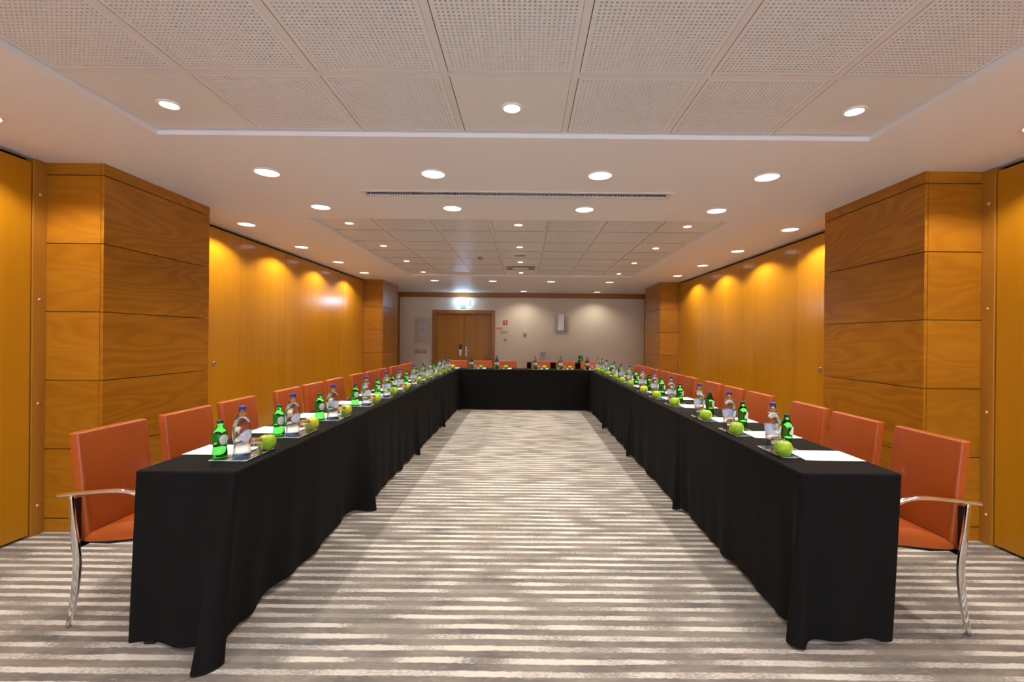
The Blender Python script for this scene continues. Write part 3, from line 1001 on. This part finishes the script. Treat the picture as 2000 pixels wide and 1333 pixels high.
def table_mesh(x0, x1, y0, y1, label, near=False):
    cx, cy = (x0 + x1) / 2, (y0 + y1) / 2
    t = thing('folding_table', label, 'table', (cx, cy, 0))
    a, b = (x1 - x0) / 2 - 0.012, (y1 - y0) / 2 - 0.012
    MB().box(-a, a, -b, b, TZ - 0.034, TZ - 0.008, 0.004).build('tabletop', 'foot_black', t)
    for sx in (-1, 1):
        for sy in (-1, 1):
            la, lb = a - 0.17, b - 0.17
            if b > a: lb = b - 0.036
            else: la = a - 0.036
            if near and sy < 0 and sx * cx > 0: la, lb = a - 0.045, b - 0.022
            lg = MB().box(sx * la - 0.016, sx * la + 0.016, sy * lb - 0.016, sy * lb + 0.016, 0.018, TZ - 0.0345, 0.003).build('leg', 'foot_black', t)
            MB().box(sx * la - 0.024, sx * la + 0.024, sy * lb - 0.020, sy * lb + 0.020, 0, 0.0178, 0.003).build('foot', 'foot_black', lg)
    return t

XI, XO = 1.262, 1.715
TL = 1.70
YT0 = 2.045
for sgn, sname in ((-1, 'door-side row'), (1, 'far-from-door row')):
    for k in range(4):
        ys_ = YT0 + (0.05 if sgn > 0 else -0.012)
        tl_ = (YT0 + 4 * TL - ys_) / 4
        ya = ys_ + k * tl_ + (0.001 if k else 0)
        yb = ys_ + (k + 1) * tl_ - 0.001
        x0, x1 = (-XO, -XI - 0.005) if sgn < 0 else (XI, XO + 0.01)
        table_mesh(x0, x1, ya, yb, near=(k == 0), label=f'{ORD[k]} folding table from the open end, {sname}, under black cloth')
        inner = sgn          # direction away from aisle is sgn; aisle side is -sgn
        # corner order (x0,y0),(x1,y0),(x1,y1),(x0,y1)
        SH = 0.668
        Z = (0, 0, 0.0, 0.05, 0.03)
        if sgn < 0:
            hm = [0.026 if k == 0 else SH, 0.03, SH, SH]
            if k == 0:
                fl = [(-0.010, -0.012, 0.006, 0.06, 0.026), (-0.05, -0.115, 0.072, 0.10, 0.004), (0.055, -0.075, 0.05, 0.10, 0.004), Z]
                cl = cloth(x0, x1, ya, yb, fl, [0.022, 0.018, 0.0, 0.0], 0.028, 11, [0, 0.08, 0, 0], hm)
            else:
                fl = [Z, (0.012, 0.014, 0.006, 0.06, 0.03), (0.03, -0.042, 0.03, 0.06, 0.006), Z]
                cl = cloth(x0, x1, ya, yb, fl, [0.0, 0.020, 0.0, 0.0], 0.034, 20 + k, None, hm)
        else:
            hm = [0.026 if k == 0 else SH, SH, SH, 0.03]
            if k == 0:
                fl = [(-0.02, -0.015, 0.045, 0.07, 0.012), (-0.05, -0.012, 0.006, 0.09, 0.026), Z, (-0.025, -0.042, 0.03, 0.06, 0.008)]
                cl = cloth(x0, x1, ya, yb, fl, [0.030, 0.0, 0.0, 0.018], 0.028, 31, [0, 0, 0, 0.02], hm, 2.0)
            else:
                fl = [(-0.012, 0.014, 0.006, 0.06, 0.03), Z, Z, (-0.03, -0.042, 0.03, 0.06, 0.006)]
                cl = cloth(x0, x1, ya, yb, fl, [0.0, 0.0, 0.0, 0.020], 0.034, 40 + k, None, hm)
        tag(cl.build('tablecloth', 'cloth'), f'black cloth on the {ORD[k]} table from the open end, {sname}', 'tablecloth', 'black tablecloths')
YB0 = YT0 + 4 * TL + 0.012
YB1 = YB0 + 0.47
for k, (x0, x1) in enumerate(((-1.715, -0.0085), (-0.0075, 1.715))):
    sd_ = 'door-side half of the cross table' if k == 0 else 'cross table half away from the door side'
    table_mesh(x0, x1, YB0, YB1, f'narrow folding table, {sd_}, under its cloth')
    fl = [(0, 0, 0, 0.05, 0.03)] * 4
    tag(cloth(x0, x1, YB0, YB1, fl, [0.012, 0, 0.0, 0.0], 0.034, 60 + k, None, [0.03, 0.03, 0.668, 0.668] if k == 0 else [0.03, 0.668, 0.668, 0.03]).build('tablecloth', 'cloth'), f'black floor-length cloth on the {sd_}', 'tablecloth', 'black tablecloths')
# side table by the end wall
SX0, SX1, SY0, SY1 = 0.06, 1.72, 11.38, 11.85
table_mesh(SX0, SX1, SY0, SY1, 'narrow side table against the end wall under its cloth')
fl = [(0, 0, 0.008, 0.06, 0.03)] * 4
tag(cloth(SX0, SX1, SY0, SY1, fl, [0.015] * 4, 0.034, 80).build('tablecloth', 'cloth'), 'black cloth on the side table against the end wall', 'tablecloth', 'black tablecloths')

# ------------------------------------------------------------------ chairs
def rrect(w, h, r, n=3):
    pts = []
    for cx, cy, a0 in ((w / 2 - r, h / 2 - r, 0), (-w / 2 + r, h / 2 - r, 90), (-w / 2 + r, -h / 2 + r, 180), (w / 2 - r, -h / 2 + r, 270)):
        for i in range(n + 1):
            a = R(a0 + 90 * i / n)
            pts.append((cx + r * math.cos(a), cy + r * math.sin(a)))
    return pts
def curve(ctrl, n=8):
    """Catmull-Rom through control points."""
    P = [Vector(p) for p in ctrl]
    P = [P[0] * 2 - P[1]] + P + [P[-1] * 2 - P[-2]]
    out = []
    for i in range(1, len(P) - 2):
        for j in range(n):
            t = j / n
            p0, p1, p2, p3 = P[i - 1], P[i], P[i + 1], P[i + 2]
            out.append(0.5 * ((2 * p1) + (p2 - p0) * t + (2 * p0 - 5 * p1 + 4 * p2 - p3) * t * t + (3 * p1 - p0 - 3 * p2 + p3) * t ** 3))
    out.append(P[-2])
    return out

def make_chair():
    t = thing('conference_chair', 'x', 'chair', group='orange leather conference chairs')
    # backrest: leaning slab with soft edges
    bm = bmesh.new()
    bmesh.ops.create_cube(bm, size=1)
    for v in bm.verts:
        x = -0.026 + v.co.x * 0.050
        z = 0.392 + (v.co.z + 0.5) * 0.512
        v.co = Vector((x - 0.055 * (z - 0.40) / 0.5, v.co.y * 0.405, z))
    bmesh.ops.bevel(bm, geom=bm.edges[:], offset=0.010, segments=3, profile=0.5, affect='EDGES')
    m = MB(); m.bm(bm, 0, True)
    bk = m.build('backrest', 'leather', t)
    # stitched seam just inside the front edge
    def fx(z): return -0.001 - 0.055 * (z - 0.40) / 0.5
    for y in (-0.185, 0.185):
        sm = MB()
        sm.sweep([(fx(z) + 0.0003, y, z) for z in (0.46, 0.60, 0.75, 0.89)], lambda q: [(0.0012 * math.cos(k * PI / 2), 0.0012 * math.sin(k * PI / 2)) for k in range(4)])
        sm.build('seam', 'seam', bk)
    # seat: profile extruded across
    prof = [(-0.02, 0.392), (0.0, 0.388), (0.10, 0.396), (0.22, 0.408), (0.34, 0.416), (0.44, 0.420), (0.472, 0.434), (0.480, 0.456), (0.470, 0.476),
            (0.44, 0.488), (0.36, 0.496), (0.26, 0.494), (0.16, 0.482), (0.08, 0.462), (0.02, 0.436), (-0.015, 0.410)]
    bm = bmesh.new()
    va = [bm.verts.new((x, -0.215, z)) for x, z in prof]
    vb = [bm.verts.new((x, 0.215, z)) for x, z in prof]
    fa = bm.faces.new(va); fb = bm.faces.new(vb[::-1])
    n = len(prof)
    for i in range(n):
        bm.faces.new((va[(i + 1) % n], va[i], vb[i], vb[(i + 1) % n]))
    rim = list(set(fa.edges[:] + fb.edges[:]))
    bmesh.ops.bevel(bm, geom=rim, offset=0.010, segments=3, profile=0.5, affect='EDGES')
    m = MB(); m.bm(bm, 0, True)
    m.build('seat', 'leather', t)
    fr = MB()
    for y in (-0.15, 0.15):
        fr.sweep([(-0.045, y, 0.374), (0.06, y, 0.372), (0.2, y, 0.390), (0.40, y, 0.400)], lambda q: rrect(0.03, 0.028, 0.006, 2), smooth=False)
    fr.box(-0.062, -0.03, -0.228, 0.228, 0.362, 0.388, 0.004)
    fr.build('seat_frame', 'chair_dark', t)
    for s in (-1, 1):
        y = s * 0.237
        # armrest with the front leg's upper bend
        pts = curve([(-0.115, y, 0.620), (-0.06, y, 0.627), (0.06, y, 0.638), (0.15, y, 0.644), (0.215, y, 0.640), (0.275, y, 0.618), (0.325, y, 0.572), (0.348, y, 0.50)], 6)
        MB().sweep(pts, lambda q: rrect(0.026 + 0.008 * math.sin(PI * min(q * 1.4, 1)), 0.019, 0.009, 3)).build('armrest', 'chrome', t)
        pts = curve([(0.348, y, 0.50), (0.362, y, 0.38), (0.372, y, 0.25), (0.386, y, 0.12), (0.412, y, 0.0)], 6)
        MB().sweep(pts, lambda q: rrect(0.022, 0.026 - 0.006 * q, 0.007, 3)).build('leg', 'chrome', t)
        pts = curve([(-0.054, y, 0.620), (-0.046, y, 0.52), (-0.030, y, 0.40), (-0.022, y, 0.31), (-0.028, y, 0.20), (-0.043, y, 0.09), (-0.062, y, 0.0)], 6)
        MB().sweep(pts, lambda q: rrect(0.018, 0.020 + 0.014 * math.sin(PI * q) , 0.006, 3)).build('leg', 'chrome', t)
        # side bracket between back and arm
        MB().box(-0.052, -0.036, min(s * 0.205, s * 0.228), max(s * 0.205, s * 0.228), 0.40, 0.60, 0.003).build('back_bracket', 'chair_dark', t)
    return t
CH = make_chair()
used = [False]
def chair(x, y, rz, label):
    if not used[0]:
        used[0] = True
        CH.location = (x, y, 0); CH.rotation_euler = (0, 0, rz); CH['label'] = label
        return CH
    return clone(CH, (x, y, 0), rz, label)
CL = [2.40, 2.925, 3.45, 4.15, 4.67, 5.19, 5.90, 6.42, 6.94, 7.53, 8.05, 8.57]
CR = [2.405, 2.925, 3.445, 4.15, 4.67, 5.19, 5.90, 6.42, 6.94, 7.53, 8.05, 8.57]
rr = random.Random(3)
for k in range(12):
    chair(-2.06 + rr.uniform(-0.015, 0.01), CL[k], R(rr.uniform(-0.5, 0.5)), f'orange leather chair, {ORD[k]} from the open end, row on the door side')
    chair(2.04 + rr.uniform(-0.01, 0.015), CR[k], PI + R(rr.uniform(-0.5, 0.5)), f'orange leather chair, {ORD[k]} from the open end, row on the side away from door')
BX = [-1.405, -0.885, -0.366, 0.345, 0.865, 1.385]
for k in range(6):
    chair(BX[k], YB1 + 0.34, -PI / 2 + R(rr.uniform(-1.5, 1.5)), f'orange leather chair behind the cross table, {ORD[k]} seat from the door side')

# ------------------------------------------------------------------ place settings
def patch(prof, az0, az1, z0, z1, lobes, off=0.0008):
    """label patch following the bottle profile; outline = ellipse in (az, z)."""
    def rad(z):
        for (r0, a), (r1, b) in zip(prof, prof[1:]):
            if a <= z <= b and b > a:
                return r0 + (r1 - r0) * (z - a) / (b - a)
        return prof[0][0]
    m = MB()
    na, nz = 14, 8
    rows = []
    for i in range(na + 1):
        u = -1 + 2 * i / na
        az = (az0 + az1) / 2 + (az1 - az0) / 2 * u
        h = math.sqrt(max(0, 1 - abs(u) ** 2.2))
        col = []
        for j in range(nz + 1):
            v = (-1 + 2 * j / nz) * max(h, 0.02)
            z = (z0 + z1) / 2 + (z1 - z0) / 2 * v
            r = rad(z) + off
            col.append((r * math.cos(az), r * math.sin(az), z))
        rows.append(col)
    vs = [p for c in rows for p in c]
    fs = []
    k = nz + 1
    for i in range(na):
        for j in range(nz):
            fs.append((i * k + j, (i + 1) * k + j, (i + 1) * k + j + 1, i * k + j + 1))
    m.add(vs, fs, 0, True)
    return m

def make_clear():
    t = thing('water_bottle', 'x', 'bottle', group='clear water bottles')
    prof = [(0.030, 0.0), (0.0375, 0.002), (0.0395, 0.008), (0.0395, 0.016), (0.0365, 0.045), (0.0360, 0.065), (0.0380, 0.090), (0.0410, 0.115), (0.0420, 0.138), (0.0415, 0.155),
            (0.0380, 0.172), (0.0310, 0.190), (0.0225, 0.206), (0.0165, 0.216), (0.0145, 0.224), (0.0142, 0.238)]
    wet = [p for p in prof if p[1] <= 0.2061]
    mis = [1, 1, 1] + [0] * (len(wet) - 4)
    MB().lathe(wet, 36, mis=mis).build('body', ['clear_glass', 'blue_base'], t)
    neck = [(0.0228, 0.2064), (0.0168, 0.216), (0.0148, 0.224), (0.0144, 0.2383)]
    m = MB()
    m.lathe(neck + [(r - 0.0016, z) for r, z in reversed(neck)] + neck[:1], 28, cap0=False, cap1=False)
    m.build('neck', 'tumbler', t)
    MB().lathe([(0.0155, 0.2385), (0.0168, 0.240), (0.0168, 0.252), (0.0155, 0.2545)], 24).build('cap', 'blue_cap', t)
    for az in (R(-62), R(62), R(180)):
        lb = patch(prof, az - 0.68, az + 0.68, 0.087, 0.134, 1).build('label', 'label_white', t)
        patch(prof, az - 0.50, az - 0.38, 0.107, 0.116, 1, 0.0016).build('print_mark', 'label_blue', lb)
        patch(prof, az + 0.00, az + 0.07, 0.096, 0.130, 1, 0.0016).build('print_block', 'label_pale', lb)
    return t
def make_green():
    t = thing('sparkling_bottle', 'x', 'bottle', group='small green bottles')
    prof = [(0.026, 0.0), (0.0315, 0.002), (0.0330, 0.008), (0.0330, 0.020), (0.0305, 0.045), (0.0290, 0.058), (0.0305, 0.075), (0.0330, 0.095), (0.0335, 0.112), (0.0315, 0.128),
            (0.0260, 0.142), (0.0185, 0.154), (0.0145, 0.163), (0.0135, 0.174)]
    MB().lathe(prof, 32).build('body', 'green_glass', t)
    MB().lathe([(0.0145, 0.1745), (0.0155, 0.176), (0.0155, 0.187), (0.0145, 0.189)], 24).build('cap', 'green_cap', t)
    for az in (R(-38), R(150)):
        patch(prof, az - 0.62, az + 0.62, 0.074, 0.122, 1).build('label', 'label_green', t)
    return t
def make_glass():
    m = MB()
    # upturned tumbler: closed base on top
    m.lathe([(0.0355, 0.0), (0.0370, 0.0012), (0.0368, 0.02), (0.0350, 0.070), (0.0335, 0.0765), (0.0320, 0.0780), (0.004, 0.0780), (0.001, 0.0779)], 32, cap0=False)
    n0 = len(m.v)
    m2 = MB()
    prof = [(0.0370, 0.0012), (0.0376, 0.010), (0.0368, 0.040), (0.0352, 0.070), (0.0338, 0.0770), (0.0318, 0.0785), (0.0010, 0.0785)]
    inner = [(0.0010, 0.0640), (0.0300, 0.0640), (0.0325, 0.058), (0.0340, 0.040), (0.0350, 0.010), (0.0352, 0.0)]
    full = inner[::-1][:0] + prof
    m2.lathe(prof + inner + [(0.0370, 0.0012)], 32, cap0=False, cap1=False)
    o = m2.build('tumbler', 'tumbler')
    return tag(o, 'x', 'glass', 'upturned tumblers')
def make_apple():
    t = thing('green_apple', 'x', 'apple', group='green apples')
    prof = []
    for i in range(21):
        a = -PI / 2 + PI * i / 20
        r = 0.0440 * math.cos(a) ** 0.8 if math.cos(a) > 1e-6 else 0
        z = 0.043 + 0.043 * math.sin(a)
        if i >= 14:
            z -= 0.011 * ((i - 14) / 6) ** 2.2 * (1.0)
        if i <= 3:
            z += 0.007 * ((3 - i) / 3) ** 1.6
        prof.append((max(r * (1.0 + 0.05 * math.sin(a)), 0.0008), z))
    zmin = min(z for _, z in prof)
    prof = [(r, z - zmin) for r, z in prof]
    m = MB().lathe(prof, 28)
    m.v = [(x * (1 + 0.03 * math.sin(3 * math.atan2(y, x) + 1)), y * (1 + 0.03 * math.sin(2 * math.atan2(y, x))), z + 0.10 * z / 0.07 * x * 0.3) for x, y, z in m.v]
    m.build('flesh', 'apple', t)
    zt = prof[-1][1]
    MB().sweep([(0, 0, zt - 0.002), (0.001, 0, zt + 0.004), (0.003, 0, zt + 0.009)], lambda q: [(0.0013 * math.cos(k * PI / 3), 0.0013 * math.sin(k * PI / 3)) for k in range(6)]).build('stem', 'stem', t)
    return t
def make_card():
    t = thing('photo_card', 'x', 'card', group='photo cards under the bottles')
    MB().box(-0.044, 0.044, -0.13, 0.13, 0, 0.0014).build('border', 'card_white', t)
    for y0, y1 in ((-0.124, -0.045), (-0.040, 0.036), (0.041, 0.124)):
        MB().box(-0.039, 0.039, y0, y1, 0.00142, 0.0018).build('photo', 'print', t)
    return t
def make_paper():
    m = MB()
    n = 12
    vs = []
    for i in range(n + 1):
        x = -0.15 + 0.30 * i / n
        zl = 0.0016 + (0.006 * ((i - 9) / 3) ** 2 if i > 9 else 0)
        vs += [(x, -0.105, zl), (x, 0.105, zl * 0.6 + 0.0006), (x, 0.105, 0.0002), (x, -0.105, 0.0002 if i <= 9 else zl - 0.0012)]
    fs = []
    for i in range(n):
        for j in range(4):
            fs.append((i * 4 + j, i * 4 + (j + 1) % 4, (i + 1) * 4 + (j + 1) % 4, (i + 1) * 4 + j))
    fs += [(3, 2, 1, 0), tuple(n * 4 + j for j in range(4))]
    m.add(vs, fs)
    return tag(m.build('note_paper', 'paper'), 'x', 'paper', 'white note sheets')

PROTO = {'clear': make_clear(), 'green': make_green(), 'glass': make_glass(), 'apple': make_apple(), 'card': make_card(), 'paper': make_paper()}
first = set()
def put(kind, x, y, z, rz, label):
    o = PROTO[kind]
    if kind not in first:
        first.add(kind)
        o.location = (x, y, z); o.rotation_euler = (0, 0, rz); o['label'] = label
        return o
    return clone(o, (x, y, z), rz, label)
rs = random.Random(5)
def setting(px, py, rz, where):
    """px,py: point on the cloth straight in front of the seat at the aisle edge; local +x = away from the seat, +y = seat's left hand."""
    c, s = math.cos(rz), math.sin(rz)
    def P(a, b): return px + a * c - b * s, py + a * s + b * c
    def j(v): return rs.uniform(-v, v)
    z = TZ + 0.0005
    x, y = P(-0.303, 0.015 + j(0.01)); put('paper', x, y, z + 0.0021, rz + R(j(3)), f'white note sheet {where}')
    x, y = P(-0.206, -0.07 + j(0.01)); put('card', x, y, z, rz + R(j(1.0)), f'small photo card under the green bottle {where}')
    x, y = P(-0.1135, -0.07 + j(0.008)); put('card', x, y, z, rz + R(j(1.0)), f'small photo card under bottle and apple {where}')
    x, y = P(-0.205 + j(0.006), -0.165 + j(0.012)); put('green', x, y, z + 0.0019, R(rs.uniform(-12, 12)), f'small green glass bottle {where}')
    x, y = P(-0.118 + j(0.005), -0.155 + j(0.012)); put('clear', x, y, z + 0.0019, R(-90 + rs.uniform(-10, 10)), f'clear water bottle with blue cap {where}')
    x, y = P(-0.102 + j(0.004), -0.062 + j(0.008)); put('glass', x, y, z + 0.0019, 0, f'upturned clear tumbler {where}')
    x, y = P(-0.092 + j(0.006), 0.026 + j(0.008)); put('apple', x, y, z + 0.0019, rs.uniform(0, 6.28), f'green apple {where}')
SL = [2.40, 2.92, 3.48, 4.17, 4.75, 5.24, 5.90, 6.40, 6.92, 7.58, 8.06, 8.52]
SR = [2.42, 2.95, 3.48, 4.18, 4.73, 5.24, 5.90, 6.40, 6.92, 7.57, 8.07, 8.52]
for k in range(12):
    setting(-XI, SL[k], 0, f'at {ORD[k]} seat from open end, door-side row')
    setting(XI, SR[k], PI, f'at {ORD[k]} seat from open end, far-from-door row')
for k, bxp in enumerate((867.5, 921, 971, 1045, 1095, 1148)):
    x = (bxp - 1025) * (YB0 + 0.12) / 900 + 0.155
    setting(x, YB0 + 0.02, -PI / 2, f'on cross table, {ORD[k]} seat from door side')
for k, (dx, dy) in enumerate(((-0.046, 0.0), (0.0, 0.085), (0.046, 0.0))):
    put('clear', 0.46 + dx, 11.58 + dy, TZ + 0.0005, R(-90), ('door-side', 'rear', 'outer')[k] + ' clear water bottle of the trio on the side table')
for k, (dx, dy) in enumerate(((-0.036, 0.0), (0.036, 0.0), (0.0, 0.075))):
    put('green', 1.40 + dx, 11.56 + dy, TZ + 0.0005, R(-90), ('door-side', 'outer', 'rear')[k] + ' small green bottle of the cluster on the side table')
